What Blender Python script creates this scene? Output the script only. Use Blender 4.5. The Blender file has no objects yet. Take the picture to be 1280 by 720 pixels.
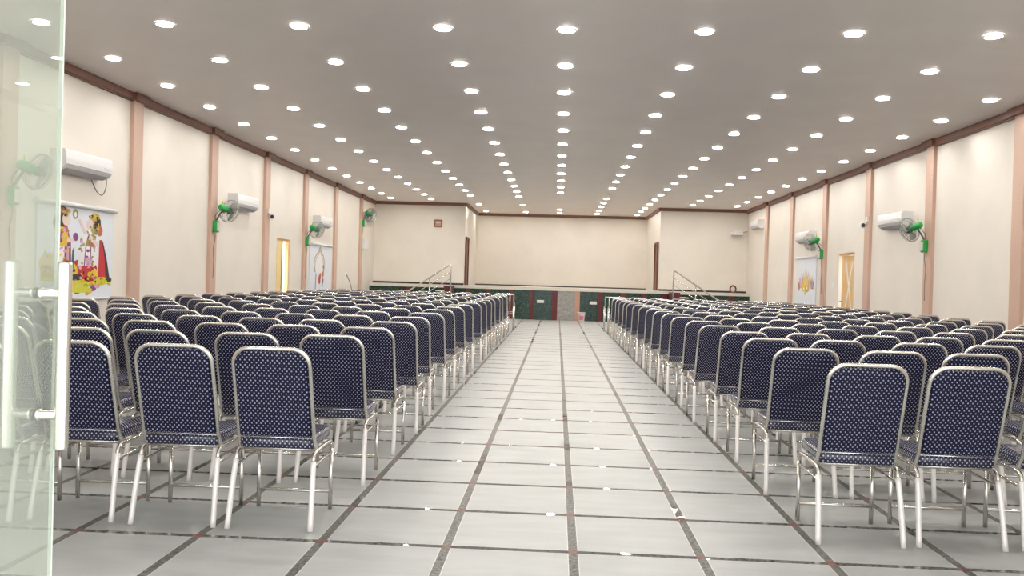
import bpy, bmesh, math, random
from mathutils import Vector, Matrix
random.seed(7)
S = bpy.context.scene
C = S.collection
PI = math.pi

# ------------------------------------------------------------------ camera numbers
CAM_H, FPX, YAW, PITCH, ROLL = 1.32, 1100.77, 0.0509, 0.0088, 0.0288
cy, sy = math.cos(YAW), math.sin(YAW)
FW = Vector((-sy*math.cos(PITCH), cy*math.cos(PITCH), -math.sin(PITCH)))
RT = Vector((cy, sy, 0)); UP = RT.cross(FW)
R2 = RT*math.cos(ROLL) + UP*math.sin(ROLL)
U2 = -RT*math.sin(ROLL) + UP*math.cos(ROLL)
def proj(p):
    d = Vector(p) - Vector((0, 0, CAM_H)); z = d.dot(FW)
    if z < 0.1: return (-9999, -9999)
    return (640 + FPX*d.dot(R2)/z, 360 - FPX*d.dot(U2)/z)

# ------------------------------------------------------------------ room numbers
XL, XR = -6.45, 6.48          # inner faces of the side walls
YF, YS, YW, YB = 0.85, 30.0, 30.6, 35.0    # entrance, stage front, wing walls, back wall
ZC = 3.96
ZS = 1.10                     # stage floor
WL, WR = -3.25, 3.50          # stage opening
FX0, FPX_, FY0, FPY = 0.1159, 0.6224, 4.3036, 0.6803

# ------------------------------------------------------------------ materials
def mat(name, col, rough=0.5, metal=0.0, coat=0.0, spec=0.5, emit=None, estr=0.0, coat_rough=0.1):
    m = bpy.data.materials.new(name); m.use_nodes = True
    b = m.node_tree.nodes['Principled BSDF']
    b.inputs['Base Color'].default_value = (*col, 1)
    b.inputs['Roughness'].default_value = rough
    b.inputs['Metallic'].default_value = metal
    b.inputs['Coat Weight'].default_value = coat
    b.inputs['Coat Roughness'].default_value = coat_rough
    b.inputs['Specular IOR Level'].default_value = spec
    if emit:
        b.inputs['Emission Color'].default_value = (*emit, 1)
        b.inputs['Emission Strength'].default_value = estr
    return m
def N(m, t, **kw):
    n = m.node_tree.nodes.new(t)
    for k, v in kw.items(): setattr(n, k, v)
    return n
def L(m, a, b): m.node_tree.links.new(a, b)
def bsdf(m): return m.node_tree.nodes['Principled BSDF']
def math_node(m, op, a, b=None, c=None):
    n = N(m, 'ShaderNodeMath', operation=op)
    for i, v in enumerate((a, b, c)):
        if v is None: continue
        if isinstance(v, (int, float)): n.inputs[i].default_value = v
        else: L(m, v, n.inputs[i])
    return n.outputs[0]
def mix_col(m, f, a, b):
    n = N(m, 'ShaderNodeMix', data_type='RGBA')
    if isinstance(f, (int, float)): n.inputs[0].default_value = f
    else: L(m, f, n.inputs[0])
    for i, v in ((6, a), (7, b)):
        if isinstance(v, tuple): n.inputs[i].default_value = (*v, 1)
        else: L(m, v, n.inputs[i])
    return n.outputs[2]
def noise(m, vec, scale, detail=3.0, rough=0.5):
    n = N(m, 'ShaderNodeTexNoise'); n.inputs['Scale'].default_value = scale
    n.inputs['Detail'].default_value = detail; n.inputs['Roughness'].default_value = rough
    if vec is not None: L(m, vec, n.inputs['Vector'])
    return n.outputs['Fac']
def ramp(m, f, lo, hi, c0, c1):
    n = N(m, 'ShaderNodeValToRGB')
    n.color_ramp.elements[0].position = lo; n.color_ramp.elements[0].color = (*c0, 1)
    n.color_ramp.elements[1].position = hi; n.color_ramp.elements[1].color = (*c1, 1)
    L(m, f, n.inputs[0]); return n.outputs[0]
def objco(m): return N(m, 'ShaderNodeTexCoord').outputs['Object']
def scaled(m, v, s):
    n = N(m, 'ShaderNodeVectorMath', operation='MULTIPLY'); L(m, v, n.inputs[0]); n.inputs[1].default_value = s
    return n.outputs[0]

M = {}
def paint(name, col, rough, var=0.03):
    m = mat(name, col, rough); f = noise(m, scaled(m, objco(m), (1, 1, 1)), 1.3, 4)
    a = tuple(c*(1-var) for c in col); b = tuple(min(1, c*(1+var)) for c in col)
    L(m, ramp(m, f, .3, .7, a, b), bsdf(m).inputs['Base Color'])
    bu = N(m, 'ShaderNodeBump'); bu.inputs['Strength'].default_value = .06; bu.inputs['Distance'].default_value = .004
    L(m, noise(m, objco(m), 9, 3), bu.inputs['Height']); L(m, bu.outputs[0], bsdf(m).inputs['Normal'])
    return m
M['wall'] = paint('cream_paint', (.80, .75, .675), .40)
M['pillar'] = paint('tan_pink_paint', (.59, .405, .315), .45)
M['crown'] = paint('brown_paint', (.19, .085, .058), .45, .06)
M['ceiling'] = paint('ceiling_panels', (.93, .885, .86), .38, .02)
M['white'] = mat('white_plastic', (.80, .80, .80), .3)
M['offwhite'] = mat('ivory_plastic', (.74, .71, .66), .4)
M['greyplastic'] = mat('grey_plastic', (.36, .36, .37), .4)
M['darkgrey'] = mat('dark_grey_plastic', (.09, .09, .10), .4)
M['black'] = mat('black_plastic', (.01, .01, .012), .3)
M['green'] = mat('green_plastic', (.02, .33, .07), .35)
M['lime'] = mat('lime_plastic', (.45, .55, .03), .4)
M['wire'] = mat('grille_wire', (.34, .36, .33), .35, .6)
M['blade'] = mat('fan_blade', (.42, .47, .45), .3)
M['chrome'] = mat('polished_steel', (.80, .765, .72), .27, 1.0)
M['rail'] = mat('stair_rail_steel', (.70, .68, .66), .22, 1.0)
M['wrap'] = mat('wrapped_steel', (.90, .85, .82), .35, .15)
M['satin'] = mat('satin_steel', (.82, .79, .75), .26, 1.0)
M['browndoor'] = mat('dark_brown_wood', (.16, .055, .03), .5)
M['skirt'] = mat('dark_skirting', (.022, .018, .016), .35)
M['nosing'] = mat('cream_marble', (.66, .62, .55), .3)
M['stagefloor'] = mat('stage_floor_stone', (.55, .52, .47), .35)
M['maroon'] = mat('maroon_granite', (.105, .008, .010), .3)
M['pinkstone'] = mat('pink_stone', (.52, .28, .20), .35)
M['carpet'] = mat('maroon_step_stone', (.11, .008, .012), .45)
M['pinkpaint'] = mat('pink_print', (.72, .22, .26), .5)
M['bucket'] = mat('bucket_plastic', (.82, .74, .74), .4)
M['banner'] = mat('banner_cloth', (.74, .77, .83), .6)
M['cable'] = mat('grey_cable', (.22, .20, .18), .5)
M['ground'] = mat('outside_paving', (.5, .48, .45), .8)
M['lampoff'] = mat('unlit_lamp', (.10, .085, .07), .4)
M['ring'] = mat('lamp_ring', (.82, .80, .78), .4)
M['lamp'] = mat('lamp_diffuser', (.9, .9, .9), .4, emit=(1, .955, .895), estr=170.0)

# marble of the stage front
m = mat('dark_green_marble', (.02, .05, .04), .22)
f = noise(m, objco(m), 14, 6, .7)
v = N(m, 'ShaderNodeTexVoronoi'); v.inputs['Scale'].default_value = 26; L(m, objco(m), v.inputs['Vector'])
c1 = ramp(m, f, .40, .72, (.006, .020, .015), (.05, .11, .085))
L(m, mix_col(m, math_node(m, 'LESS_THAN', v.outputs['Distance'], .11), c1, (.30, .34, .30)), bsdf(m).inputs['Base Color'])
M['marble'] = m
m = mat('grey_granite', (.3, .3, .28), .3)
L(m, ramp(m, noise(m, objco(m), 9, 6, .7), .3, .7, (.20, .195, .18), (.42, .40, .37)), bsdf(m).inputs['Base Color'])
M['greygranite'] = m
# warm wood of the side doors
m = mat('honey_wood', (.6, .33, .12), .4)
f = noise(m, scaled(m, objco(m), (9, 9, .9)), 2.2, 4)
L(m, ramp(m, f, .3, .7, (.66, .38, .14), (.82, .55, .26)), bsdf(m).inputs['Base Color'])
M['wood'] = m
M['sunlitleaf'] = mat('wood_tinted_sunlit', (.88, .68, .30), .4)  # wood of the left door leaf, its sunlit yellow glow put into the colour

# floor: grey tiles between polished granite strips, maroon insets at the crossings
m = mat('tile_floor', (.6, .6, .58), .3, spec=.5)
co = objco(m); sp = N(m, 'ShaderNodeSeparateXYZ'); L(m, co, sp.inputs[0])
dx = math_node(m, 'PINGPONG', math_node(m, 'SUBTRACT', sp.outputs[0], FX0 - 40*FPX_), FPX_/2)
dy = math_node(m, 'PINGPONG', math_node(m, 'SUBTRACT', sp.outputs[1], FY0 - 40*FPY), FPY/2)
sx = math_node(m, 'LESS_THAN', dx, .0225); syy = math_node(m, 'LESS_THAN', dy, .0225)
strip = math_node(m, 'MAXIMUM', sx, syy); cross = math_node(m, 'MULTIPLY', sx, syy)
ex = math_node(m, 'LESS_THAN', dx, .0265); ey = math_node(m, 'LESS_THAN', dy, .0255)
edge = math_node(m, 'MAXIMUM', ex, ey)
cloud = noise(m, scaled(m, co, (.9, 3.4, 1)), 2.1, 6, .62)
tile = ramp(m, cloud, .28, .74, (.36, .368, .36), (.465, .474, .464))
granf = noise(m, co, 46, 5, .75)
gran = ramp(m, granf, .36, .66, (.022, .024, .022), (.25, .245, .22))
mar = ramp(m, granf, .36, .66, (.12, .03, .03), (.30, .12, .10))
gran2 = mix_col(m, cross, gran, mar)
withedge = mix_col(m, edge, tile, (.62, .60, .57))
L(m, mix_col(m, strip, withedge, gran2), bsdf(m).inputs['Base Color'])
bu = N(m, 'ShaderNodeBump'); bu.inputs['Distance'].default_value = .01; L(m, math_node(m, 'MULTIPLY', strip, .35), bu.inputs['Strength'])
L(m, noise(m, co, 2.6, 2), bu.inputs['Height']); L(m, bu.outputs[0], bsdf(m).inputs['Normal'])
worn = math_node(m, 'LESS_THAN', noise(m, co, 1.1, 2), .60)
srough = math_node(m, 'MULTIPLY_ADD', math_node(m, 'MULTIPLY', worn, sx), .34, .02)
trough = math_node(m, 'MULTIPLY_ADD', cloud, .04, .36)
spc = math_node(m, 'MULTIPLY_ADD', math_node(m, 'MULTIPLY', worn, sx), -.26, .40); L(m, spc, bsdf(m).inputs['Specular IOR Level'])
mr = N(m, 'ShaderNodeMix'); L(m, strip, mr.inputs[0]); L(m, trough, mr.inputs[2]); L(m, srough, mr.inputs[3]); L(m, mr.outputs[0], bsdf(m).inputs['Roughness'])
M['floor'] = m

# navy cloth with a lattice of white dots under a clear plastic cover
def cloth(name, coat, coat_rough, spec):
  m = mat(name, (.01, .01, .05), .8, coat=coat, coat_rough=coat_rough, spec=spec)
  uv = N(m, 'ShaderNodeUVMap').outputs[0]
  def lattice(off):
      a = N(m, 'ShaderNodeVectorMath', operation='MULTIPLY_ADD'); L(m, uv, a.inputs[0])
      a.inputs[1].default_value = (1/.0238, 1/.0270, 0); a.inputs[2].default_value = (off, off, 0)
      b = N(m, 'ShaderNodeVectorMath', operation='FRACTION'); L(m, a.outputs[0], b.inputs[0])
      c = N(m, 'ShaderNodeVectorMath', operation='SUBTRACT'); L(m, b.outputs[0], c.inputs[0]); c.inputs[1].default_value = (.5, .5, 0)
      d = N(m, 'ShaderNodeVectorMath', operation='LENGTH'); L(m, c.outputs[0], d.inputs[0])
      return d.outputs['Value']
  d = math_node(m, 'MINIMUM', lattice(0.0), lattice(0.5))
  dot = math_node(m, 'LESS_THAN', d, .152)
  L(m, mix_col(m, dot, (.005, .005, .031), (.42, .43, .53)), bsdf(m).inputs['Base Color'])
  bu = N(m, 'ShaderNodeBump'); bu.inputs['Strength'].default_value = .35; bu.inputs['Distance'].default_value = .01
  L(m, noise(m, objco(m), 11, 3), bu.inputs['Height']); L(m, bu.outputs[0], bsdf(m).inputs['Coat Normal'])
  return m
M['cloth'] = cloth('navy_dotted_cloth', .22, .18, .2)
M['seatcloth'] = cloth('navy_dotted_seat_cloth', 1.0, .12, .3)

# dusty greenish glass of the entrance door
m = bpy.data.materials.new('door_glass'); m.use_nodes = True
nt = m.node_tree; nt.nodes.remove(nt.nodes['Principled BSDF']); out = nt.nodes['Material Output']
tr = N(m, 'ShaderNodeBsdfTransparent'); tr.inputs[0].default_value = (.83, .87, .83, 1)
gl = N(m, 'ShaderNodeBsdfGlossy'); gl.inputs['Roughness'].default_value = .01; gl.inputs[0].default_value = (1, 1, 1, 1)
df = N(m, 'ShaderNodeBsdfDiffuse'); df.inputs[0].default_value = (.84, .86, .80, 1)
tl = N(m, 'ShaderNodeBsdfTranslucent'); tl.inputs[0].default_value = (.84, .86, .80, 1)
dd = N(m, 'ShaderNodeMixShader'); dd.inputs[0].default_value = .5; L(m, df.outputs[0], dd.inputs[1]); L(m, tl.outputs[0], dd.inputs[2])
du = N(m, 'ShaderNodeMixShader'); du.inputs[0].default_value = .27; L(m, tr.outputs[0], du.inputs[1]); L(m, dd.outputs[0], du.inputs[2])
ge = N(m, 'ShaderNodeNewGeometry'); dt = N(m, 'ShaderNodeVectorMath', operation='DOT_PRODUCT'); L(m, ge.outputs['Incoming'], dt.inputs[0]); L(m, ge.outputs['Normal'], dt.inputs[1])
fres = math_node(m, 'MULTIPLY_ADD', math_node(m, 'POWER', math_node(m, 'SUBTRACT', 1.0, math_node(m, 'ABSOLUTE', dt.outputs['Value'])), 5.0), .96, .04)
mx = N(m, 'ShaderNodeMixShader'); L(m, fres, mx.inputs[0]); L(m, du.outputs[0], mx.inputs[1]); L(m, gl.outputs[0], mx.inputs[2])
L(m, mx.outputs[0], out.inputs[0])
M['glass'] = m
M['glassedge'] = mat('ground_glass_edge', (.86, .88, .84), .35)

ART = {'hair': (.03, .015, .012), 'skin': (.75, .60, .55), 'yellow': (.72, .50, .03), 'lime': (.62, .60, .04), 'red': (.50, .02, .025),
       'purple': (.22, .05, .20), 'pink': (.62, .35, .50), 'white': (.82, .80, .80), 'gold': (.50, .36, .10), 'olive': (.30, .28, .06),
       'straw': (.66, .50, .20), 'dgreen': (.03, .14, .08), 'grey': (.36, .34, .30), 'rust': (.45, .13, .06)}
for k, v_ in ART.items(): M['art_'+k] = mat('print_'+k, v_, .6)

# ------------------------------------------------------------------ mesh helpers
def obj(name, bm, m, parent=None, smooth=False, loc=None):
    me = bpy.data.meshes.new(name); bmesh.ops.recalc_face_normals(bm, faces=bm.faces); bm.to_mesh(me); bm.free()
    for mm in (m if isinstance(m, (list, tuple)) else [m]): me.materials.append(mm)
    if smooth:
        for p in me.polygons: p.use_smooth = True
    o = bpy.data.objects.new(name, me); C.objects.link(o)
    if parent: o.parent = parent
    if loc: o.location = loc
    return o
def thing(name, label, cat, loc=(0, 0, 0), rotz=0, group=None):
    o = bpy.data.objects.new(name, None); C.objects.link(o); o.location = loc; o.rotation_euler = (0, 0, rotz)
    o.empty_display_size = .1
    return tag(o, label, cat, group)
def tag(o, label, cat, group=None):
    o['label'] = label; o['category'] = cat
    if group: o['group'] = group
    return o
def struct(name, bm, m, parent=None, smooth=False):
    o = obj(name, bm, m, parent, smooth)
    if not parent: o['kind'] = 'structure'
    return o
def BM(): return bmesh.new()
def box(bm, x0, x1, y0, y1, z0, z1, bev=0, mi=0):
    r = bmesh.ops.create_cube(bm, size=1)
    vs = r['verts']
    for v in vs:
        v.co = Vector(((x0+x1)/2 + v.co.x*(x1-x0), (y0+y1)/2 + v.co.y*(y1-y0), (z0+z1)/2 + v.co.z*(z1-z0)))
    fs = set(f for v in vs for f in v.link_faces)
    for f in fs: f.material_index = mi
    if bev:
        es = list(set(e for v in vs for e in v.link_edges))
        rr = bmesh.ops.bevel(bm, geom=es, offset=bev, segments=2, affect='EDGES', profile=.5)
        for f in rr['faces']: f.material_index = mi
    return bm
def smooth_path(pts, n=6, closed=False):
    P = [Vector(p) for p in pts]; out = []
    k = len(P)
    rng = range(k if closed else k-1)
    for i in rng:
        p0 = P[(i-1) % k] if closed or i > 0 else P[0]
        p1, p2 = P[i], P[(i+1) % k]
        p3 = P[(i+2) % k] if closed or i+2 < k else P[-1]
        for j in range(n):
            t = j/n
            out.append(.5*((2*p1) + (p2-p0)*t + (2*p0-5*p1+4*p2-p3)*t*t + (3*p1-p0-3*p2+p3)*t**3))
    if not closed: out.append(P[-1])
    return out
def tube(bm, pts, r, seg=8, closed=False, mi=0, sx=1.0):
    P = [Vector(p) for p in pts]; n = len(P); rings = []
    ref = None
    for i in range(n):
        a = P[(i-1) % n] if closed or i > 0 else P[i]; b = P[(i+1) % n] if closed or i < n-1 else P[i]
        t = (b-a).normalized()
        if ref is None:
            ref = Vector((0, 0, 1)) if abs(t.z) < .9 else Vector((0, 1, 0))
        u = (ref - t*ref.dot(t))
        if u.length < 1e-6: u = t.orthogonal()
        u.normalize(); w = t.cross(u); ref = u
        rad = r[i] if isinstance(r, (list, tuple)) else r
        rings.append([bm.verts.new(P[i] + (u*math.cos(2*PI*k/seg)*sx + w*math.sin(2*PI*k/seg))*rad) for k in range(seg)])
    for i in range(n if closed else n-1):
        A, B = rings[i], rings[(i+1) % n]
        for k in range(seg):
            f = bm.faces.new((A[k], A[(k+1) % seg], B[(k+1) % seg], B[k])); f.material_index = mi; f.smooth = True
    if not closed:
        bm.faces.new(rings[0]).material_index = mi; bm.faces.new(list(reversed(rings[-1]))).material_index = mi
    return bm
def lathe(bm, prof, seg=20, mat_=None, mi=0, cap=True):
    rings = []
    for (r, z) in prof:
        rings.append([bm.verts.new((r*math.cos(2*PI*k/seg), r*math.sin(2*PI*k/seg), z)) for k in range(seg)])
    for A, B in zip(rings, rings[1:]):
        for k in range(seg):
            f = bm.faces.new((A[k], A[(k+1) % seg], B[(k+1) % seg], B[k])); f.material_index = mi; f.smooth = True
    if cap:
        bm.faces.new(rings[0]).material_index = mi; bm.faces.new(rings[-1]).material_index = mi
    if mat_ is not None:
        for A in rings:
            for v in A: v.co = mat_ @ v.co
    return bm
def prism(bm, outline, d0, d1, to3, mi=0):
    A = [bm.verts.new(to3(a, b, d0)) for a, b in outline]; B = [bm.verts.new(to3(a, b, d1)) for a, b in outline]
    n = len(A)
    bm.faces.new(A).material_index = mi; bm.faces.new(list(reversed(B))).material_index = mi
    for k in range(n):
        bm.faces.new((A[k], A[(k+1) % n], B[(k+1) % n], B[k])).material_index = mi
    return bm
def box_uv(o):
    me = o.data; ul = me.uv_layers.new(name='UVMap')
    for p in me.polygons:
        nx, ny, nz = (abs(c) for c in p.normal)
        for li in p.loop_indices:
            c = me.vertices[me.loops[li].vertex_index].co
            ul.data[li].uv = (c.x, c.y) if nz > max(nx, ny) else ((c.y, c.z) if nx > ny else (c.x, c.z))
def frame_mat(origin, axis):
    a = Vector(axis).normalized(); q = a.to_track_quat('Z', 'Y')
    return Matrix.Translation(Vector(origin)) @ q.to_matrix().to_4x4()

ORD = ['zeroth', 'first', 'second', 'third', 'fourth', 'fifth', 'sixth', 'seventh', 'eighth', 'ninth', 'tenth', 'eleventh', 'twelfth',
       'thirteenth', 'fourteenth', 'fifteenth', 'sixteenth', 'seventeenth', 'eighteenth', 'nineteenth', 'twentieth', 'twenty-first', 'twenty-second']

# ------------------------------------------------------------------ the setting
struct('ground', box(BM(), -40, 40, -30, 60, -.30, -.16), M['ground'])
struct('floor', box(BM(), XL-.25, XR+.25, -3.0, YB+.2, -.15, 0), M['floor'])
struct('ceiling', box(BM(), XL-.25, XR+.25, YF-.2, YB+.2, ZC, ZC+.15), M['ceiling'])
DL = (19.92, 20.92, 2.14)     # doorway in the left wall: near edge, far edge, head
DR = (19.62, 20.70, 2.15)
bm = BM()
for (a, b, z0, z1) in ((YF, DL[0], 0, ZC), (DL[1], YB+.2, 0, ZC), (DL[0], DL[1], DL[2], ZC)): box(bm, XL-.25, XL, a, b, z0, z1)
struct('wall_left', bm, M['wall'])
bm = BM()
for (a, b, z0, z1) in ((YF, DR[0], 0, ZC), (DR[1], YB+.2, 0, ZC), (DR[0], DR[1], DR[2], ZC)): box(bm, XR, XR+.25, a, b, z0, z1)
struct('wall_right', bm, M['wall'])
struct('wall_back', box(BM(), WL-.2, WR+.2, YB, YB+.2, 0, ZC), M['wall'])
bm = BM(); box(bm, XL, WL, YW, YW+.12, 0, ZC); box(bm, WL-.12, WL, YW+.12, YB, 0, ZC); struct('wall_stage_left', bm, M['wall'])
bm = BM(); box(bm, WR, XR, YW, YW+.12, 0, ZC); box(bm, WR, WR+.12, YW+.12, YB, 0, ZC); struct('wall_stage_right', bm, M['wall'])
bm = BM(); box(bm, XL, -3.3, YF-.2, YF, 0, ZC); box(bm, 3.3, XR, YF-.2, YF, 0, ZC); box(bm, -3.3, 3.3, YF-.2, YF, 3.0, ZC)
struct('wall_entrance', bm, M['wall'])

PIL_L = [6.9, 9.93, 13.05, 16.05, 19.06, 22.05, 25.1, 28.38]
PIL_R = [9.75, 12.72, 15.70, 18.74, 21.73, 24.75, 27.68]
PW, PD = .15, .06
for i, y in enumerate(PIL_L):
    struct('pillar', box(BM(), XL-.02, XL+PD, y-PW, y+PW, 0, ZC, .004), M['pillar'])
for i, y in enumerate(PIL_R):
    struct('pillar', box(BM(), XR-PD, XR+.02, y-PW, y+PW, 0, ZC, .004), M['pillar'])
CH, CD = .105, .07
bm = BM(); box(bm, XL, XL+CD, YF, YW, ZC-CH, ZC); box(bm, XL, XL+CD*.6, YF, YW, ZC-CH-.02, ZC-CH)
for y in PIL_L: box(bm, XL, XL+CD+PD, y-PW-.07, y+PW+.07, ZC-CH-.005, ZC)
struct('trim_left', bm, M['crown'])
bm = BM(); box(bm, XR-CD, XR, YF, YW, ZC-CH, ZC); box(bm, XR-CD*.6, XR, YF, YW, ZC-CH-.02, ZC-CH)
for y in PIL_R: box(bm, XR-CD-PD, XR, y-PW-.07, y+PW+.07, ZC-CH-.005, ZC)
struct('trim_right', bm, M['crown'])
bm = BM(); box(bm, XL, WL+CD, YW-CD, YW, ZC-CH, ZC); box(bm, WL, WL+CD, YW, YB, ZC-CH, ZC); struct('trim_stage_left', bm, M['crown'])
bm = BM(); box(bm, WR-CD, XR, YW-CD, YW, ZC-CH, ZC); box(bm, WR-CD, WR, YW, YB, ZC-CH, ZC); struct('trim_stage_right', bm, M['crown'])
struct('trim_back', box(BM(), WL, WR, YB-CD, YB, ZC-CH, ZC), M['crown'])

# stage: slab, nosing, front cladding
st = bpy.data.objects.new('stage', None); C.objects.link(st); st['kind'] = 'structure'
obj('stage_floor', box(BM(), XL, XR, YS+.04, YB, 0, ZS), M['stagefloor'], st)
obj('nosing', box(BM(), XL, XR, YS-.03, YS+.10, ZS-.10, ZS+.004, .01), M['nosing'], st)
strips = [(-5.15, -5.0), (-3.11, -2.95), (-2.40, -2.26), (-1.63, -1.50), (-.89, -.76), (-.16, .03), (1.40, 1.56), (2.17, 2.33), (2.87, 3.03), (3.57, 3.73), (5.79, 5.98)]
for a, b in strips: obj('maroon_strip', box(BM(), a, b, YS-.008, YS+.04, 0, ZS-.10), M['maroon'], st)
obj('pink_strip', box(BM(), .63, .79, YS-.008, YS+.04, 0, ZS-.10), M['pinkstone'], st)
obj('granite_panel', box(BM(), .03, .63, YS-.004, YS+.04, 0, ZS-.10), M['greygranite'], st)
xs = [XL] + [v for s in strips for v in s] + [XR]
xs.sort()
for a, b in zip(xs[::2], xs[1::2]):
    if abs(a-.03) < .01: a = .79
    if b > a: obj('green_marble_panel', box(BM(), a, b, YS, YS+.04, 0, ZS-.10), M['marble'], st)
for xx, w in ((-.545, 'second green panel left of the grey one'), (1.245, 'green panel just right of the pale pink strip')):
    t = thing('switch_plate', 'white rectangular plate on the stage front, ' + w, 'plate', (xx, YS, .625), 0)
    obj('cover', box(BM(), -.12, .12, -.022, 0, -.05, .05, .006), M['white'], t)
    obj('socket_row', box(BM(), -.09, .09, -.026, -.02, -.02, .02, .002), M['offwhite'], t)
struct('baseboard_stage_left', box(BM(), XL, WL, YW-.02, YW, ZS, ZS+.065), M['skirt'])
struct('baseboard_stage_right', box(BM(), WR, XR, YW-.02, YW, ZS, ZS+.065), M['skirt'])
bm = BM(); box(bm, WL, WR, YB-.02, YB, ZS, ZS+.045); struct('baseboard_back', bm, M['skirt'])

# stage side doors (dark brown, in the returns of the stage opening)
def side_door(n, x0, x1, ya, yb):
    o = struct('door_%d' % n, box(BM(), x0, x1, ya, yb, ZS, 2.74, .004), M['browndoor'])
    s = 1 if x1 > 0 and x0 < 0 or x0 < 0 else -1
    bm = BM(); fx = x1 if x0 < 0 else x0
    for (a, b, z0, z1) in ((ya-.06, ya, ZS, 2.80), (yb, yb+.06, ZS, 2.80), (ya, yb, 2.74, 2.80)):
        box(bm, min(fx, fx+s*.02)-.015, max(fx, fx+s*.02)+.015, a, b, z0, z1)
    obj('door_frame', bm, M['browndoor'], o)
side_door(3, WL-.02, WL+.02, 30.78, 31.55)
side_door(4, WR-.02, WR+.02, 30.95, 31.75)

# left doorway: bright daylight, one wooden leaf
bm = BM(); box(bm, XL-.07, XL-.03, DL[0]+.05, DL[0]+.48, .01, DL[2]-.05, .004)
d1 = struct('door_1', bm, M['sunlitleaf'])
bm = BM()
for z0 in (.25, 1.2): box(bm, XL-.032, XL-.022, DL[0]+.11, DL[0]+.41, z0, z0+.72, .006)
obj('door_panel', bm, M['sunlitleaf'], d1)
obj('door_stile', box(BM(), XL-.075, XL-.02, DL[0]+.465, DL[0]+.505, .01, DL[2]-.05), M['browndoor'], d1)
obj('door_handle', tube(BM(), [(XL-.03, DL[0]+.43, 1.0), (XL+.03, DL[0]+.43, 1.0), (XL+.03, DL[0]+.33, 1.0)], .01), M['chrome'], d1)
bm = BM()
for a, b, z0, z1 in ((DL[0], DL[0]+.05, 0, DL[2]), (DL[1]-.05, DL[1], 0, DL[2]), (DL[0]+.05, DL[1]-.05, DL[2]-.05, DL[2])): box(bm, XL-.10, XL-.02, a, b, z0, z1)
struct('trim_doorway_left', bm, M['wood'])
# right doorway: honey wooden leaf with a white cross of tape
bm = BM(); box(bm, XR+.05, XR+.095, DR[0]+.05, DR[1]-.09, .01, DR[2]-.06, .004)
d2 = struct('door_2', bm, M['wood'])
bm = BM(); yc = (DR[0]+DR[1]-.12)/2
for sgn in (1, -1):
    def to3(a, b, d): return Vector((XR+.05-d, yc+a, 1.40+b))
    ang = math.radians(68)*sgn; hl, hw = .60, .030
    ca, sa = math.cos(ang), math.sin(ang)
    prism(bm, [(ca*u-sa*w, sa*u+ca*w) for u, w in ((-hl, -hw), (hl, -hw), (hl, hw), (-hl, hw))], -.001, .004+.001*sgn, to3)
obj('tape_cross', bm, M['white'], d2)
obj('door_handle', tube(BM(), [(XR+.05, DR[1]-.16, 1.05), (XR-.01, DR[1]-.16, 1.05), (XR-.01, DR[1]-.28, 1.05)], .012), M['darkgrey'], d2)
bm = BM()
for a, b, z0, z1 in ((DR[0], DR[0]+.05, 0, DR[2]), (DR[0]+.05, DR[1], DR[2]-.05, DR[2])): box(bm, XR+.03, XR+.12, a, b, z0, z1)
struct('trim_doorway_right', bm, M['wood'])

# ------------------------------------------------------------------ ceiling downlights
LX = [-5.6384, -4.2761, -2.8159, -1.278, .0259, 1.4572, 2.9744, 4.3799, 5.8181]
LY0, LSY = 9.2542, 1.5365
miss = {(2, 13), (2, 15), (3, 13), (3, 15), (4, 12), (4, 13), (4, 14), (5, 11)}
colname = ['row nearest the left wall', 'second row from the left wall', 'third row from the left wall', 'row just left of centre', 'centre row over the aisle',
           'row just right of centre', 'third row from the right wall', 'second row from the right wall', 'row nearest the right wall']
lamp0 = None
def dup(root, loc, rotz, label, group=None):
    r = root.copy(); C.objects.link(r); r.location = loc; r.rotation_euler = (0, 0, rotz); r['label'] = label
    if group: r['group'] = group
    for ch in list(root.children):
        c = ch.copy(); C.objects.link(c); c.parent = r
        for g in ch.children:
            q = g.copy(); C.objects.link(q); q.parent = c
    return r
for c in range(9):
    rmax = 16 if 2 <= c <= 6 else 13
    rows = [r for r in range(rmax, -4, -1) if (c, r) not in miss]
    for k, r in enumerate(rows):
        loc = (LX[c], LY0 + LSY*r, ZC)
        lab = 'lit round ceiling downlight, %s, %s from the stage end' % (colname[c], ORD[k+1])
        if lamp0 is None:
            lamp0 = thing('ceiling_downlight', lab, 'ceiling light', loc, 0, 'recessed ceiling downlights')
            lathe_b = BM(); lathe(lathe_b, [(.078, -.004), (.100, -.004), (.103, -.012), (.098, -.018), (.084, -.017), (.078, -.010)], 24, cap=False)
            lathe_b2 = lathe_b
            obj('trim_ring', lathe_b2, M['ring'], lamp0, True)
            b2 = BM(); vs = [b2.verts.new((.084*math.cos(2*PI*q/16), .084*math.sin(2*PI*q/16), -.013)) for q in range(16)]; b2.faces.new(list(reversed(vs)))
            vs2 = [b2.verts.new((.084*math.cos(2*PI*q/16), .084*math.sin(2*PI*q/16), -.002)) for q in range(16)]; b2.faces.new(vs2)
            for q in range(16): b2.faces.new((vs[q], vs[(q+1) % 16], vs2[(q+1) % 16], vs2[q]))
            obj('diffuser', b2, M['lamp'], lamp0)
        else:
            dup(lamp0, loc, 0, lab)
t = thing('ceiling_downlight', 'dark unlit ceiling downlight in the row just right of centre', 'ceiling light', (LX[5], LY0+LSY*11, ZC), 0, 'recessed ceiling downlights')
obj('trim_ring', lathe(BM(), [(.078, -.004), (.100, -.004), (.103, -.012), (.098, -.018), (.084, -.017), (.078, -.010)], 24, cap=False), M['ring'], t, True)
obj('diffuser', lathe(BM(), [(.084, -.013), (.084, -.002)], 16), M['lampoff'], t)

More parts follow.
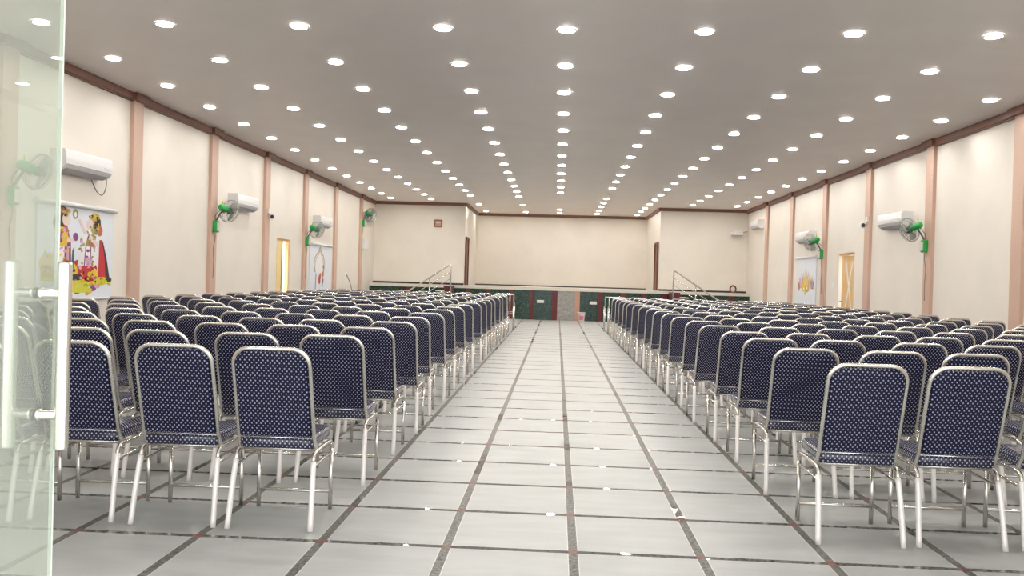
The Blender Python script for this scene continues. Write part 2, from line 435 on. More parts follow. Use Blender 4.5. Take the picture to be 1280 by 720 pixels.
# ------------------------------------------------------------------ banquet chair (faces +Y, origin on the floor)
LEAN = .30
def lean_y(z): return -.105 - (z-.42)*LEAN
def backline(w, zt, zb, rad, n=7):
    pts = [(-w, zb)]
    for k in range(n+1):
        a = PI - k*(PI/2)/n; pts.append((-w+rad + rad*math.cos(a), zt-rad + rad*math.sin(a)))
    for k in range(n+1):
        a = PI/2 - k*(PI/2)/n; pts.append((w-rad + rad*math.cos(a), zt-rad + rad*math.sin(a)))
    pts.append((w, zb)); return pts
def m_backrest():
    bm = BM(); layers = []
    for (d, ins) in ((-.020, .022), (-.017, .008), (-.010, .0), (.012, .0), (.022, .009), (.026, .026)):
        o = backline(.187-ins, .921-ins, .468+ins*.6, .078-ins*.6)
        layers.append([bm.verts.new((x, lean_y(z)+d, z)) for x, z in o])
    n = len(layers[0])
    for A, B in zip(layers, layers[1:]):
        for k in range(n):
            f = bm.faces.new((A[k], A[(k+1) % n], B[(k+1) % n], B[k])); f.smooth = True
    bm.faces.new(layers[0]); bm.faces.new(list(reversed(layers[-1])))
    return bm
def m_back_frame():
    o = backline(.197, .937, .47, .088, 8)
    lo = [(.02, .386), (-.03, .388), (-.062, .396), (-.088, .414), (-.105, .440)]
    lo = [(y, z) for _, y, z in smooth_path([(0, y, z) for y, z in lo], 2)]
    pts = [(-.197, y, z) for y, z in lo] + [(x, lean_y(z), z) for x, z in o] + [(.197, y, z) for y, z in reversed(lo)]
    bm = tube(BM(), pts, .0118, 8)
    tube(bm, [(-.197, lean_y(.462), .462), (.197, lean_y(.462), .462)], .006, 6)
    return bm
def m_seat():
    bm = BM()
    def outline(ins):
        pts = []; r = .04-ins*.5
        for (cx_, cy_, a0) in ((.195-ins-r, .262-ins-r, 0), (-.195+ins+r, .262-ins-r, 90), (-.19+ins+r, -.13+ins+r*.6, 180), (.19-ins-r, -.13+ins+r*.6, 270)):
            rr = r if cy_ > 0 else r*.6
            cxx = cx_ if cy_ > 0 else math.copysign(.195-ins-rr, cx_)
            for k in range(5):
                a = math.radians(a0 + k*22.5); pts.append((cxx + rr*math.cos(a), cy_ + rr*math.sin(a)))
        return pts
    layers = []
    for (z, ins) in ((.404, .02), (.406, .006), (.414, 0), (.448, 0), (.460, .006), (.467, .02), (.472, .06)):
        layers.append([bm.verts.new((x, y, z + .010*max(0, y)/.26)) for x, y in outline(ins)])
    n = len(layers[0])
    for A, B in zip(layers, layers[1:]):
        for k in range(n):
            f = bm.faces.new((A[k], A[(k+1) % n], B[(k+1) % n], B[k])); f.smooth = True
    bm.faces.new(layers[0]); bm.faces.new(list(reversed(layers[-1])))
    return bm
LXX = .204
def front_leg(bm, s): return tube(bm, [(s*LXX, .242, 0), (s*LXX, .242, .345)], .0125, 8)
def rear_leg(bm, s): return tube(bm, smooth_path([(s*(LXX+.012), -.215, 0), (s*(LXX+.006), -.175, .20), (s*LXX, -.138, .345)], 4), .0150, 8)
def seat_frame(bm):
    for s in (-1, 1):
        tube(bm, smooth_path([(s*LXX, .242, .345), (s*LXX, .230, .378), (s*LXX, .19, .392), (s*LXX, 0, .392), (s*LXX, -.09, .389), (s*LXX, -.125, .374), (s*LXX, -.138, .345)], 4), .0115, 8)
        tube(bm, [(s*LXX, .242, .325), (s*LXX, -.142, .318)], .0085, 6)
    for y in (.18, -.06): tube(bm, [(-LXX, y, .392), (LXX, y, .392)], .0095, 6)
    return bm
def stretcher(bm): return tube(bm, [(-LXX, .242, .10), (LXX, .242, .10)], .0095, 8)

SEATN = {'left': 'left of the aisle', 'right': 'right of the aisle'}
def make_chair(detail):
    t = thing('banquet_chair', 'x', 'chair', (0, 0, 0), 0, 'navy dotted banquet chairs in rows')
    b = obj('backrest', m_backrest(), M['cloth'], t); box_uv(b)
    s = obj('seat', m_seat(), M['seatcloth'], t); box_uv(s)
    obj('back_frame', m_back_frame(), M['chrome'], t)
    if detail:
        obj('seat_frame', seat_frame(BM()), M['chrome'], t)
        obj('stretcher', stretcher(BM()), M['chrome'], t)
        for q in (-1, 1):
            obj('leg', front_leg(BM(), q), M['chrome'], t); rl = obj('leg', rear_leg(BM(), q), M['wrap'], t); rl['label'] = 'rear leg in whitish plastic wrap'
    else:
        bm = seat_frame(BM()); stretcher(bm)
        for q in (-1, 1): front_leg(bm, q); rear_leg(bm, q)
        obj('leg_frame', bm, M['chrome'], t)
    return t
protos = {True: [make_chair(True), True], False: [make_chair(False), True]}
def put_chair(x, y, rot, label):
    det = y < 15.5
    p = protos[det]
    if p[1]:
        p[1] = False; p[0].location = (x, y, 0); p[0].rotation_euler = (0, 0, rot); p[0]['label'] = label; return
    dup(p[0], (x, y, 0), rot, label)
def in_view(x, y):
    for dx in (-.21, .21):
        for dz in (0.05, .9):
            for dy_ in (-.2, .24):
                u, v = proj((x+dx, y+dy_, dz))
                if 4 < u < 1276 and v < 716: return True
    return False
ROWS_L = [4.64, 5.67, 6.63, 7.55, 8.55, 9.6, 10.75, 11.85, 13.0, 14.1, 15.2, 16.3, 17.5, 18.7, 19.9, 21.1, 22.3, 23.4, 24.5]
ROWS_R = [4.83, 5.86, 6.85, 7.75, 8.75, 9.75, 10.75, 11.75, 12.85, 13.95, 15.05, 16.15, 17.2, 18.3, 19.4, 20.6, 21.7, 22.8, 24.0]
# hand placed seats of the nearest rows: (side, row, seat) -> (x, y, turn)
FIX = {('left', 0, 0): (-1.445, 4.66, 0.01), ('left', 0, 1): (-1.955, 4.66, .015), ('left', 0, 2): (-2.50, 4.67, .02),
       ('left', 1, 0): (-1.40, 5.70, .0), ('left', 2, 0): (-1.385, 6.65, .0), ('left', 3, 0): (-1.365, 7.56, .01), ('right', 2, 0): (1.60, 6.87, -.01),
       ('right', 0, 0): (1.605, 4.83, -.01), ('right', 0, 1): (2.125, 4.85, -.015), ('right', 0, 2): (2.66, 4.86, -.01)}
nch = 0
for side, rows, sg, x0 in (('left', ROWS_L, -1, -1.40), ('right', ROWS_R, 1, 1.57)):
    for ri, y in enumerate(rows):
        pitch = .530 + .035*min(1, ri/8)
        for k in range(9):
            if ri >= 17 and k == 0: continue
            x = x0 + sg*pitch*k + random.uniform(-.02, .02); yy = y + random.uniform(-.035, .035); rz = random.uniform(-.04, .04)
            if (side, ri, k) in FIX: x, yy, rz = FIX[(side, ri, k)]
            if not in_view(x, yy): continue
            rown = 'nearest row' if ri == 0 else ORD[ri+1] + ' row back'
            seatn = 'aisle seat' if k == 0 else ('seat by the wall' if k == 8 else ORD[k+1] + ' seat from aisle')
            put_chair(x, yy, rz, 'navy dotted banquet chair, %s, %s, %s' % (SEATN[side], rown, seatn)); nch += 1
print('CHAIRS', nch)

# bare steel armchairs at the aisle ends of the rows nearest the stage
def bare_chair(loc, label):
    t = thing('steel_armchair', label, 'chair', loc, 0, 'bare steel armchairs near the stage')
    for s in (-1, 1):
        for (y0, y1, zt) in ((-.20, -.17, .66), (.20, .20, .64)):
            obj('leg', tube(BM(), [(s*.25, y0, 0), (s*.25, y1, zt)], .016, 8), M['chrome'], t)
        obj('armrest', tube(BM(), smooth_path([(s*.25, -.17, .66), (s*.25, -.05, .68), (s*.25, .12, .68), (s*.25, .20, .64)], 4), .016, 8), M['chrome'], t)
    bm = BM()
    tube(bm, [(-.25, -.17, .64), (-.25, -.24, .94), (.25, -.24, .94), (.25, -.17, .64)], .014, 8)
    for x in (-.15, -.05, .05, .15): tube(bm, [(x, -.15, .45), (x, -.24, .94)], .007, 6)
    obj('backrest', bm, M['chrome'], t)
    bm = BM(); box(bm, -.24, .24, -.17, .20, .42, .45, .01); obj('seat', bm, M['darkgrey'], t)
bare_chair((-1.38, 23.35, 0), 'bare steel armchair left of aisle, nearer of the two by the stage')
bare_chair((-1.42, 24.45, 0), 'bare steel armchair left of aisle, closest to the stage')
bare_chair((1.60, 22.80, 0), 'bare steel armchair right of aisle, nearer of the two by the stage')
bare_chair((1.56, 24.0, 0), 'bare steel armchair right of aisle, closest to the stage')

# ------------------------------------------------------------------ wall air conditioners (local: x depth from wall, y length, z height)
def aircon(loc, side, label, ln=1.12, h=.28, cord=False):
    rot = 0 if side == 'left' else PI
    loc = (loc[0] + (-.006 if side == 'left' else .006), loc[1], loc[2])
    t = thing('air_conditioner', label, 'air conditioner', loc, rot, 'wall air conditioners')
    prof = [(0, 0), (.10, -.005), (.185, .035), (.215, .075), (.222, .16), (.215, .25), (.195, h), (0, h)]
    def to3(a, b, d): return Vector((a, d, b))
    bm = prism(BM(), prof, -ln/2, ln/2, to3)
    bmesh.ops.bevel(bm, geom=bm.edges[:], offset=.006, segments=2, affect='EDGES')
    obj('body', bm, M['white'], t)
    bm = prism(BM(), [(.105, -.012), (.192, .030), (.188, .036), (.103, -.004)], -ln/2+.06, ln/2-.06, to3); obj('louver', bm, M['greyplastic'], t)
    bm = BM(); box(bm, .2155, .2265, -ln/2+.02, ln/2-.02, .085, .088); obj('panel_seam', bm, M['greyplastic'], t)
    bm = BM(); box(bm, .214, .225, ln/2-.22, ln/2-.10, .12, .15); obj('display', bm, M['offwhite'], t)
    if cord:
        s = 1
        obj('power_cord', tube(BM(), smooth_path([(.05, ln/2-.02, .18), (.06, ln/2+.10, .14), (.06, ln/2+.14, -.06), (.05, ln/2+.06, -.20), (.04, ln/2-.08, -.16), (.03, ln/2-.20, -.02)], 5), .007, 6), M['cable'], t)
    return t
aircon((XL, 11.42, 2.55), 'left', 'white wall air conditioner above the poster of two figures', ln=1.16, cord=True)
aircon((XL, 17.45, 2.58), 'left', 'white wall air conditioner on left wall, before the bright doorway', ln=1.2)
aircon((XL, 23.45, 2.60), 'left', 'white wall air conditioner on left wall above the arch poster', ln=1.2)
aircon((XL, 29.25, 3.15), 'left', 'white wall air conditioner in the left corner by the stage', ln=1.1)
aircon((XR, 17.1, 2.52), 'right', 'white wall air conditioner on right wall nearest the entrance', ln=1.2)
aircon((XR, 23.1, 2.50), 'right', 'white wall air conditioner above the golden poster', ln=1.2)
aircon((XR, 28.75, 3.19), 'right', 'white wall air conditioner in the right corner by the stage', ln=1.1)

# ------------------------------------------------------------------ wall fans (local: +x away from wall for the left wall; mirrored for the right)
def fan(loc, side, label, axis=(.36, .90, -.24)):
    s = 1 if side == 'left' else -1
    t = thing('wall_fan', label, 'fan', loc, 0, 'green wall fans')
    P = lambda x, y, z: Vector((s*x, y, z))
    ax = Vector((s*axis[0], axis[1], axis[2])).normalized()
    bm = BM(); x0, x1 = sorted((0, s*.085)); box(bm, x0, x1, -.06, .06, -.11, .11, .014); br = obj('bracket', bm, M['green'], t)
    bm = BM(); x0, x1 = sorted((s*.080, s*.130)); box(bm, x0, x1, -.048, .048, -.085, .075, .006); obj('control_plate', bm, M['offwhite'], br)
    Mo = P(.17, .04, .34)
    obj('arm', tube(BM(), smooth_path([P(.045, 0, .09), P(.06, .0, .13), P(.10, .02, .22), P(.16, .03, .31)], 4), .016, 8), M['darkgrey'], t)
    fm = frame_mat(Mo, ax); fh = frame_mat(Mo + ax*.055, ax)
    bm = lathe(BM(), [(.02, -.115), (.045, -.107), (.060, -.08), (.064, -.02), (.060, .05), (.040, .125), (.02, .132)], 18, fm)
    obj('motor_housing', bm, M['green'], t, True)
    bm = lathe(BM(), [(.055, .075), (.060, .085), (.060, .135), (.045, .155), (.015, .160)], 18, fh); hub = obj('hub', bm, M['darkgrey'], t, True)
    for k in range(3):
        bm = BM(); nseg = 8; rows_ = []
        for i in range(nseg+1):
            rr = .05 + .135*i/nseg; w = .35 + .45*math.sin(PI*min(1, .15+.75*i/nseg))
            a0 = 2*PI*k/3 + .25*i/nseg; row = []
            for j in range(5):
                a = a0 + w*(j/4-.5)*1.35; row.append(bm.verts.new(fh @ Vector((rr*math.cos(a), rr*math.sin(a), .105 + .035*(j/4-.5)))))
            rows_.append(row)
        for A, B in zip(rows_, rows_[1:]):
            for j in range(4): f = bm.faces.new((A[j], A[j+1], B[j+1], B[j])); f.smooth = True
        bo = obj('blade', bm, M['blade'], t); mo = bo.modifiers.new('thick', 'SOLIDIFY'); mo.thickness = .003
    bm = BM()
    def ringp(r, z, n=32): return [fh @ Vector((r*math.cos(2*PI*q/n), r*math.sin(2*PI*q/n), z)) for q in range(n)]
    tube(bm, ringp(.215, .10), .0065, 6, True); tube(bm, ringp(.205, .145), .003, 5, True); tube(bm, ringp(.205, .06), .003, 5, True)
    tube(bm, ringp(.13, .178), .0028, 5, True); tube(bm, ringp(.07, .182), .004, 5, True); tube(bm, ringp(.08, .045), .004, 5, True)
    for q in range(28):
        a = 2*PI*q/28; ca, sa = math.cos(a), math.sin(a)
        pts = [fh @ Vector((r*ca, r*sa, z)) for r, z in ((.03, .185), (.08, .183), (.13, .178), (.185, .160), (.205, .145), (.215, .10))]
        tube(bm, pts, .0017, 4)
        pts = [fh @ Vector((r*ca, r*sa, z)) for r, z in ((.07, .040), (.15, .045), (.205, .06), (.215, .10))]
        tube(bm, pts, .0017, 4)
    obj('grille', bm, M['wire'], t)
    obj('badge', lathe(BM(), [(.035, .183), (.036, .190), (.02, .193)], 14, fh), M['greyplastic'], t)
    kn = fm @ Vector((0, .02, -.04)); tube_b = tube(BM(), [kn, kn + Vector((0, 0, .11))], .010, 8); obj('oscillation_knob', tube_b, M['lime'], t)
    obj('cable', tube(BM(), smooth_path([P(.03, 0, -.10), P(.03, .01, -.22), P(.012, -.02, -.42), P(.014, .01, -.65), P(.01, 0, -.95)], 5), .006, 6), M['cable'], t)
    obj('motor_lead', tube(BM(), smooth_path([P(.04, -.01, .10), P(.05, -.05, .20), P(.14, -.06, .30), Mo - ax*.10 + Vector((0, 0, -.05))], 5), .006, 6), M['darkgrey'], t)
fan((XL+PD, 9.95, 2.14), 'left', 'green wall fan seen through the glass door')
fan((XL+PD, 16.04, 2.16), 'left', 'green wall fan on the left wall, second from the entrance')
fan((XL+PD, 22.05, 2.16), 'left', 'green wall fan on the pillar beside the arch poster')
fan((XL+PD, 28.42, 3.03), 'left', 'green wall fan in the left corner next to the stage')
fan((XR-PD, 15.72, 2.12), 'right', 'green wall fan on right wall nearest the entrance, cable hanging down', (.42, .80, -.30))
fan((XR-PD, 21.75, 2.16), 'right', 'green wall fan on right wall above the golden poster', (.42, .80, -.30))

# ------------------------------------------------------------------ security cameras
def cctv(loc, s, label):
    t = thing('security_camera', label, 'camera', loc, 0, 'white security cameras')
    x0, x1 = sorted((0, s*.03)); obj('junction_box', box(BM(), x0, x1, -.07, .07, .07, .17, .006), M['white'], t)
    obj('mount', tube(BM(), [(s*.01, 0, .05), (s*.06, 0, .05), (s*.09, 0, .02)], .022, 10), M['white'], t)
    fm = frame_mat((s*.10, -.02, 0), (s*.25, -1, -.12))
    obj('body', lathe(BM(), [(.03, -.07), (.058, -.05), (.065, 0), (.062, .05), (.052, .068)], 18, fm), M['white'], t, True)
    obj('lens', lathe(BM(), [(.040, .066), (.040, .072), (.026, .078)], 16, fm), M['black'], t, True)
    return t
cctv((XL+PD, 19.10, 2.57), 1, 'white security camera on the left pillar before the bright doorway')
cctv((XR-PD, 18.70, 2.68), -1, 'white security camera on the right pillar beside the wooden door')

# ------------------------------------------------------------------ roller posters
def ell(cx_, cy_, rx, ry, n=14, rot=0):
    c_, s_ = math.cos(rot), math.sin(rot)
    return [(cx_ + rx*math.cos(2*PI*k/n)*c_ - ry*math.sin(2*PI*k/n)*s_, cy_ + rx*math.cos(2*PI*k/n)*s_ + ry*math.sin(2*PI*k/n)*c_) for k in range(n)]
def poster(side, y0, y1, z0, z1, label, art, name_art):
    s = 1 if side == 'left' else -1; X = XL if s > 0 else XR
    t = thing('roller_poster', label, 'poster', (X, (y0+y1)/2, z0), 0)
    hw = (y1-y0)/2; h = z1-z0
    x0, x1 = sorted((s*.001, s*.024)); obj('banner', box(BM(), x0, x1, -hw, hw, 0, h), M['banner'], t)
    obj('top_roller', tube(BM(), [(s*.035, -hw-.05, h+.01), (s*.035, hw+.05, h+.01)], .034, 12), M['white'], t)
    obj('bottom_bar', tube(BM(), [(s*.022, -hw, .0), (s*.022, hw, .0)], .014, 8), M['white'], t)
    if art:
        keys = []; bm = BM()
        for i, (k, poly) in enumerate(art):
            if k not in keys: keys.append(k)
            d = .0242 + .00006*(i+1)
            prism(bm, poly, .0239, d, lambda a, b, dd: Vector((s*dd, (a if s > 0 else 1-a)*2*hw-hw, b*h)), keys.index(k))
        obj(name_art, bm, [M['art_'+k] for k in keys], t)
    return t
A1 = []
rp = random.Random(3)
# basket and lawn at the left, plinth of blossoms, two robed figures
A1 += [('lime', [(.04, .20), (.34, .17), (.34, .25), (.05, .27)]), ('straw', ell(.18, .36, .16, .13)), ('gold', [(.05, .25), (.33, .23), (.33, .34), (.05, .36)])]
A1 += [('straw', ell(.20, .43, .13, .06)), ('olive', [(.08, .46), (.10, .52), (.12, .46)])]
A1 += [('lime', ell(.62, .19, .34, .06)), ('lime', ell(.82, .20, .16, .05)), ('red', ell(.55, .32, .17, .11)), ('red', ell(.66, .26, .13, .07)), ('yellow', ell(.40, .30, .11, .10)), ('hair', ell(.48, .235, .10, .035)), ('yellow', ell(.74, .27, .10, .05))]
for k in range(9): A1.append((('pink', 'lime', 'yellow', 'purple')[k % 4], ell(.34+.055*k, .115+.03*((k*7) % 3-1), .045, .035, 9)))
A1 += [('lime', ell(.55, .10, .16, .035)), ('gold', ell(.64, .055, .03, .02, 8))]
# figure one
A1 += [('purple', [(.20, .36), (.42, .36), (.41, .60), (.36, .78), (.25, .78), (.20, .60)]), ('white', [(.24, .36), (.33, .36), (.33, .58), (.27, .58)]), ('pink', [(.35, .36), (.39, .36), (.385, .56), (.36, .56)]),
       ('yellow', [(.22, .55), (.36, .56), (.37, .76), (.25, .77)]), ('purple', [(.255, .60), (.30, .60), (.315, .74), (.28, .74)]), ('yellow', ell(.33, .66, .045, .05)),
       ('dgreen', [(.42, .33), (.455, .33), (.45, .56), (.43, .52)]), ('skin', [(.36, .60), (.50, .63), (.50, .66), (.36, .66)]), ('purple', ell(.47, .67, .035, .045)),
       ('hair', ell(.29, .87, .085, .11)), ('hair', ell(.23, .80, .05, .07)), ('skin', ell(.345, .845, .052, .07)), ('gold', ell(.33, .935, .07, .03)), ('olive', ell(.46, .915, .035, .055)), ('white', ell(.46, .91, .017, .03))]
# figure two
A1 += [('white', [(.50, .36), (.79, .36), (.76, .66), (.66, .80), (.58, .70)]), ('purple', [(.585, .36), (.60, .36), (.62, .62), (.605, .62)]), ('purple', [(.665, .36), (.68, .36), (.685, .60), (.67, .60)]), ('pink', [(.61, .36), (.66, .36), (.665, .46), (.615, .46)]),
       ('olive', [(.60, .58), (.73, .57), (.75, .70), (.64, .72)]), ('rust', ell(.69, .62, .05, .04)), ('skin', [(.50, .86), (.53, .87), (.62, .72), (.59, .70)]), ('skin', [(.64, .66), (.76, .58), (.78, .62), (.66, .72)]),
       ('red', [(.79, .24), (.91, .24), (.89, .45), (.84, .66), (.80, .66)]), ('hair', [(.90, .20), (.96, .22), (.91, .45), (.85, .64), (.83, .66), (.88, .45)]), ('hair', ell(.955, .21, .035, .03)),
       ('olive', ell(.74, .82, .075, .11)), ('hair', ell(.76, .84, .05, .09)), ('gold', ell(.70, .88, .05, .05)), ('skin', ell(.66, .82, .045, .06)), ('rust', ell(.80, .76, .04, .06)), ('yellow', ell(.72, .93, .035, .025)), ('yellow', ell(.77, .79, .02, .03)), ('gold', ell(.70, .76, .03, .03))]
for (x0_, x1_, y0_, y1_, ks, n_) in ((.22, .40, .38, .78, ('purple', 'yellow', 'pink', 'rust'), 34), (.52, .74, .38, .74, ('purple', 'olive', 'pink', 'grey'), 26), (.24, .36, .86, .97, ('gold', 'rust', 'hair', 'olive'), 14),
                                 (.66, .80, .76, .94, ('yellow', 'hair', 'gold', 'olive'), 22), (.42, .76, .20, .36, ('red', 'yellow', 'hair', 'gold', 'pink'), 26), (.05, .33, .22, .46, ('gold', 'olive', 'straw'), 20), (.60, .96, .15, .24, ('olive', 'yellow', 'lime'), 18)):
    for q_ in range(n_):
        A1.append((rp.choice(ks), ell(rp.uniform(x0_, x1_), rp.uniform(y0_, y1_), rp.uniform(.006, .018), rp.uniform(.008, .028), 7, rp.uniform(0, 3))))
poster('left', 10.56, 12.42, .90, 2.14, 'white roller poster printed with two robed figures beside the entrance', A1, 'figure_print')
A2 = []
def band(k, pts, w):
    out = []
    for (a, b) in zip(pts, pts[1:]):
        dx_, dy_ = b[0]-a[0], b[1]-a[1]; l_ = math.hypot(dx_, dy_) or 1; nx, ny = -dy_/l_*w, dx_/l_*w
        out.append((k, [(a[0]+nx, a[1]+ny), (b[0]+nx, b[1]+ny), (b[0]-nx, b[1]-ny), (a[0]-nx, a[1]-ny)]))
    return out
arch = [(.24, .40), (.20, .55), (.22, .68), (.30, .78), (.40, .85), (.46, .96), (.52, .85), (.60, .78), (.66, .66), (.67, .52), (.64, .38)]
A2 += [('white', arch)] + band('grey', arch, .018) + band('gold', [(x*.82+.08, y*.93) for x, y in arch], .010)
A2 += [('rust', ell(.63, .52, .03, .05)), ('rust', ell(.62, .36, .04, .07)), ('red', ell(.46, .24, .05, .11)), ('rust', ell(.50, .32, .035, .07)), ('grey', [(.26, .02), (.30, .02), (.32, .36), (.27, .36)]), ('white', [(.32, .02), (.42, .02), (.40, .34), (.33, .36)]), ('grey', ell(.60, .18, .035, .12)), ('hair', ell(.63, .21, .018, .06))]
poster('left', 22.55, 24.72, .90, 2.12, 'white roller poster with a pointed arch print on left wall', A2, 'arch_print')
A3 = []
for k in range(15):
    a = (k-7)/7; A3.append((('gold', 'straw', 'pink', 'grey', 'rust')[k % 5], [(.5+a*.34-.035, .40-.04*abs(a)), (.5+a*.36+.035, .40-.04*abs(a)), (.5+a*.42, .60+.16*(1-abs(a))+.03*(k % 2))]))
A3 += [('gold', ell(.48, .46, .20, .14)), ('straw', ell(.50, .50, .14, .14)), ('yellow', ell(.40, .38, .12, .08)), ('gold', ell(.56, .36, .13, .07)), ('white', ell(.42, .36, .03, .03, 8)), ('white', ell(.57, .38, .03, .03, 8)), ('rust', ell(.16, .42, .04, .10)), ('pink', ell(.20, .52, .04, .08)), ('straw', [(.46, .66), (.54, .66), (.50, .84)]), ('gold', [(.45, .30), (.53, .30), (.48, .22)]), ('grey', ell(.84, .46, .03, .09)), ('rust', ell(.78, .50, .025, .07))]
poster('right', 22.38, 24.15, .86, 2.12, 'pale roller poster with a golden blossom-like print on right wall', A3, 'golden_print')

# ------------------------------------------------------------------ small wall fittings
t = thing('distribution_box', 'pale flat distribution box on left wall near the stage', 'box', (XL, 29.15, 2.20), 0)
obj('cabinet', box(BM(), -.006, .06, -.36, .36, 0, .36, .01), M['white'], t); obj('cover', box(BM(), .058, .068, -.31, .31, .04, .32, .006), M['white'], t)
t = thing('light_switch', 'white switch plate on right wall beside the wooden door', 'switch', (XR, 21.05, 1.41), 0)
obj('cover', box(BM(), -.012, 0, -.07, .07, -.06, .06, .004), M['white'], t); obj('rocker', box(BM(), -.018, -.010, -.04, .04, -.03, .03, .003), M['white'], t)
t = thing('wall_plaque', 'small square brown plaque high on the wall left of stage', 'plaque', (-4.20, YW, 3.10), 0)
obj('frame', box(BM(), -.135, .135, -.03, 0, 0, .26, .008), M['browndoor'], t)
bm = BM(); box(bm, -.10, .10, -.034, -.028, .035, .225); obj('face', bm, M['pinkstone'], t)
obj('stripe', prism(BM(), [(-.08, .15), (-.02, .12), (.08, .16), (.08, .18), (-.02, .145), (-.08, .175)], -.037, -.033, lambda a, b, d: Vector((a, d, b))), M['offwhite'], t)
t = thing('wall_shelf_unit', 'white wall unit high on the wall right of stage', 'wall unit', (6.10, YW, 3.08), 0)
obj('body', box(BM(), -.19, .19, -.22, 0, 0, .14, .012), M['white'], t); obj('flap', box(BM(), -.17, .17, -.20, -.06, -.012, .002, .003), M['greyplastic'], t)
obj('pipe', tube(BM(), [(.18, -.05, .10), (.30, -.05, .13), (.36, -.05, .135)], .014, 6), M['pinkstone'], t)
t = thing('round_ornament', 'small round brown ring on stage ledge at right', 'ornament', (6.02, YW-.10, ZS), 0)
fm = frame_mat((0, 0, .13), (0, -1, 0))
bm = BM(); tube(bm, [fm @ Vector((.095*math.cos(2*PI*k/24), .115*math.sin(2*PI*k/24), 0)) for k in range(24)], .030, 8, True); obj('rim', bm, M['browndoor'], t)
obj('centre', lathe(BM(), [(.02, -.02), (.085, -.015), (.085, .012), (.03, .018)], 20, fm), M['offwhite'], t, True)

# ------------------------------------------------------------------ stage stairs with rails
def stairs(x_low, x_high, label, rlabel):
    t = thing('stage_stairs', label, 'stairs', ((x_low+x_high)/2, YS-.5, 0), 0, 'stairs up to the stage')
    n = 6; s = 1 if x_high > x_low else -1; run = abs(x_high-x_low)/n; cx_ = (x_low+x_high)/2
    for i in range(n):
        a = x_low + s*run*i - cx_; b = x_high - cx_; lo, hi = sorted((a, a+s*run))
        z = ZS*(i+1)/n
        sp_ = obj('step', box(BM(), lo, hi, -.42, .48, 0, z-.03), M['carpet'], t)
        obj('tread', box(BM(), lo-.02, hi+.02, -.44, .48, z-.03, z, .005), M['nosing'], sp_)
    r = thing('stair_rail', rlabel, 'railing', (cx_, YS-1.0, 0), 0, 'steel stair rails')
    zl, zh = ZS/n + .0, ZS
    x0_, x1_ = x_low-cx_+s*.10, x_high-cx_-s*.02
    obj('handrail', tube(BM(), [(x0_-s*.02, 0, .02+.0), (x0_, 0, .86), (x1_-s*.05, 0, ZS+.66), (x1_, 0, ZS+.68), (x1_, 0, ZS+.64), (x1_+s*.02, 0, 0)], .024, 8), M['rail'], r)
    xm = (x0_+x1_)/2
    obj('post', tube(BM(), [(xm, 0, 0), (xm, 0, (.86+ZS+.66)/2)], .018, 8), M['rail'], r)
    for q in (.22, .44):
        obj('mid_rail', tube(BM(), [(x0_, 0, .86-q), (x1_, 0, ZS+.66-q)], .011, 6), M['rail'], r)
stairs(-5.02, -3.50, 'maroon stage stairs on the left rising towards the centre', 'thin steel stair rail on the left of the stage')
stairs(5.35, 3.78, 'maroon stage stairs on the right rising towards the centre', 'thin steel stair rail on the right of the stage')

# ------------------------------------------------------------------ bucket, microphone stand
t = thing('bucket', 'white and pink plastic bucket at the foot of the stage', 'bucket', (.845, YS-.35, 0), 0)
obj('pail', lathe(BM(), [(.10, 0), (.105, .005), (.132, .29), (.140, .295), (.140, .31), (.126, .31), (.10, .02)], 24), M['bucket'], t, True)
bm = BM()
for k in range(7):
    a0 = -PI/2 + (k-3.5)*.16; a1 = a0+.16; q = []
    for (a, z) in ((a0, .05), (a1, .05), (a1, .19), (a0, .19)):
        r_ = .1055 + .027*z/.29 + .003; q.append(bm.verts.new((r_*math.cos(a), r_*math.sin(a), z)))
    bm.faces.new(q)
lb = obj('label_print', bm, M['pinkpaint'], t); mo = lb.modifiers.new('thick', 'SOLIDIFY'); mo.thickness = .002
t = thing('microphone_stand', 'thin dark microphone stand leaning by the left wall', 'microphone stand', (-6.05, 26.0, 0), 0)
obj('base', lathe(BM(), [(.13, 0), (.13, .012), (.03, .03)], 20), M['darkgrey'], t, True)
obj('pole', tube(BM(), [(0, 0, .02), (-.05, 0, .85), (-.10, 0, 1.06), (-.19, 0, 1.27)], .011, 8), M['darkgrey'], t)
obj('microphone', tube(BM(), [(-.185, 0, 1.25), (-.225, 0, 1.34)], [.014, .022], 10), M['greyplastic'], t)

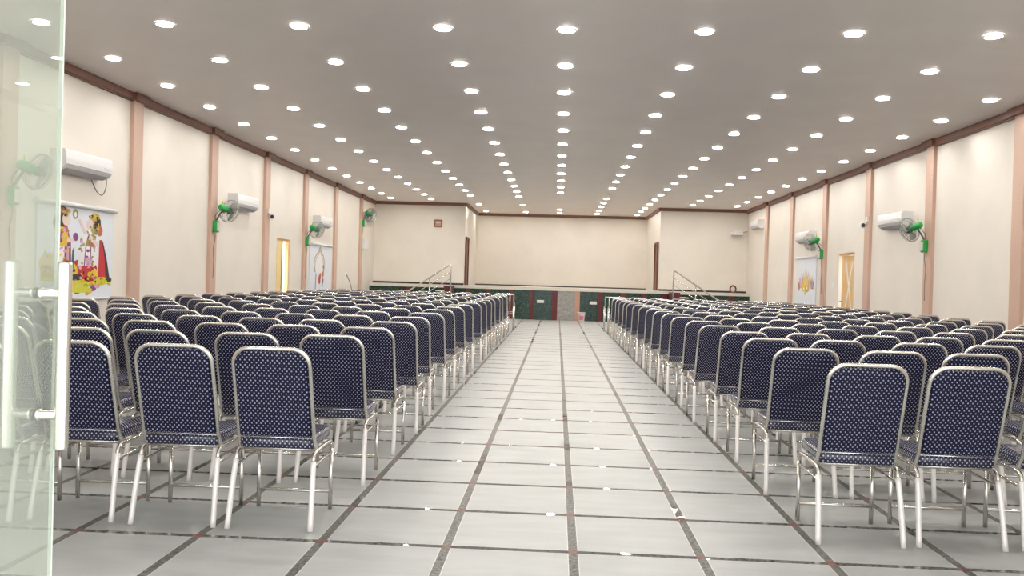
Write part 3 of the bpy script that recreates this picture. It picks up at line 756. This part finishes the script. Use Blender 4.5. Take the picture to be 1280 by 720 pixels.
# ------------------------------------------------------------------ glass entrance door, open into the hall
GX, GY = -.98, 1.681
t = thing('glass_door', 'open frameless glass door at far left with long steel handles', 'door', (GX, .80, 0), 0)
obj('pane', box(BM(), -.0038, .0038, 0.0, GY-.80-.004, .012, 2.45), M['glass'], t)
obj('polished_edge', box(BM(), -.0038, .0038, GY-.80-.0035, GY-.80, .012, 2.45), M['glassedge'], t)
for z in (.06, 2.40): obj('patch_fitting', box(BM(), -.018, .018, 0, .16, z-.05, z+.05, .004), M['satin'], t)
HY = GY-.80-.063
for s in (1, -1):
    h_ = obj('handle', tube(BM(), [(s*.052, HY, .975), (s*.052, HY, .98), (s*.052, HY, 1.325), (s*.052, HY, 1.33)], [.0118, .0128, .0128, .0118], 18), M['satin'], t)
    for z in (1.04, 1.27):
        obj('standoff', tube(BM(), [(s*.0045, HY, z), (s*.011, HY, z), (s*.0112, HY, z), (s*.05, HY, z)], [.0115, .0115, .0085, .0085], 12), M['satin'], h_)

# ------------------------------------------------------------------ daylight
w = bpy.data.worlds.new('daylight'); S.world = w; w.use_nodes = True
bg = w.node_tree.nodes['Background']; bg.inputs[0].default_value = (.93, .97, 1.0, 1); bg.inputs[1].default_value = 3.1

sl = bpy.data.lights.new('sun', 'SUN'); sl.energy = 9; sl.angle = .01; sl.color = (1, .95, .84)
so = bpy.data.objects.new('sun', sl); C.objects.link(so); so.location = (-12, 15, 20)
so.rotation_euler = Vector((.95, .32, -1.3)).to_track_quat('-Z', 'Y').to_euler()

# ------------------------------------------------------------------ camera
cam = bpy.data.cameras.new('camera'); co_ = bpy.data.objects.new('camera', cam); C.objects.link(co_)
cam.sensor_fit = 'HORIZONTAL'; cam.sensor_width = 36; cam.lens = FPX*36/1280; cam.clip_start = .05; cam.clip_end = 200
co_.matrix_world = Matrix(((R2.x, U2.x, -FW.x, 0), (R2.y, U2.y, -FW.y, 0), (R2.z, U2.z, -FW.z, CAM_H), (0, 0, 0, 1)))
S.camera = co_
S.view_settings.view_transform = 'Standard'; S.view_settings.look = 'None'
S.view_settings.gamma = 1; S.view_settings.use_curve_mapping = False; S.view_settings.exposure = 0.10
S.cycles.max_bounces = 10; S.cycles.diffuse_bounces = 6; S.cycles.glossy_bounces = 4; S.cycles.transparent_max_bounces = 8
S.cycles.sample_clamp_indirect = 6; S.cycles.caustics_reflective = False; S.cycles.caustics_refractive = False
S.cycles.use_denoising = True
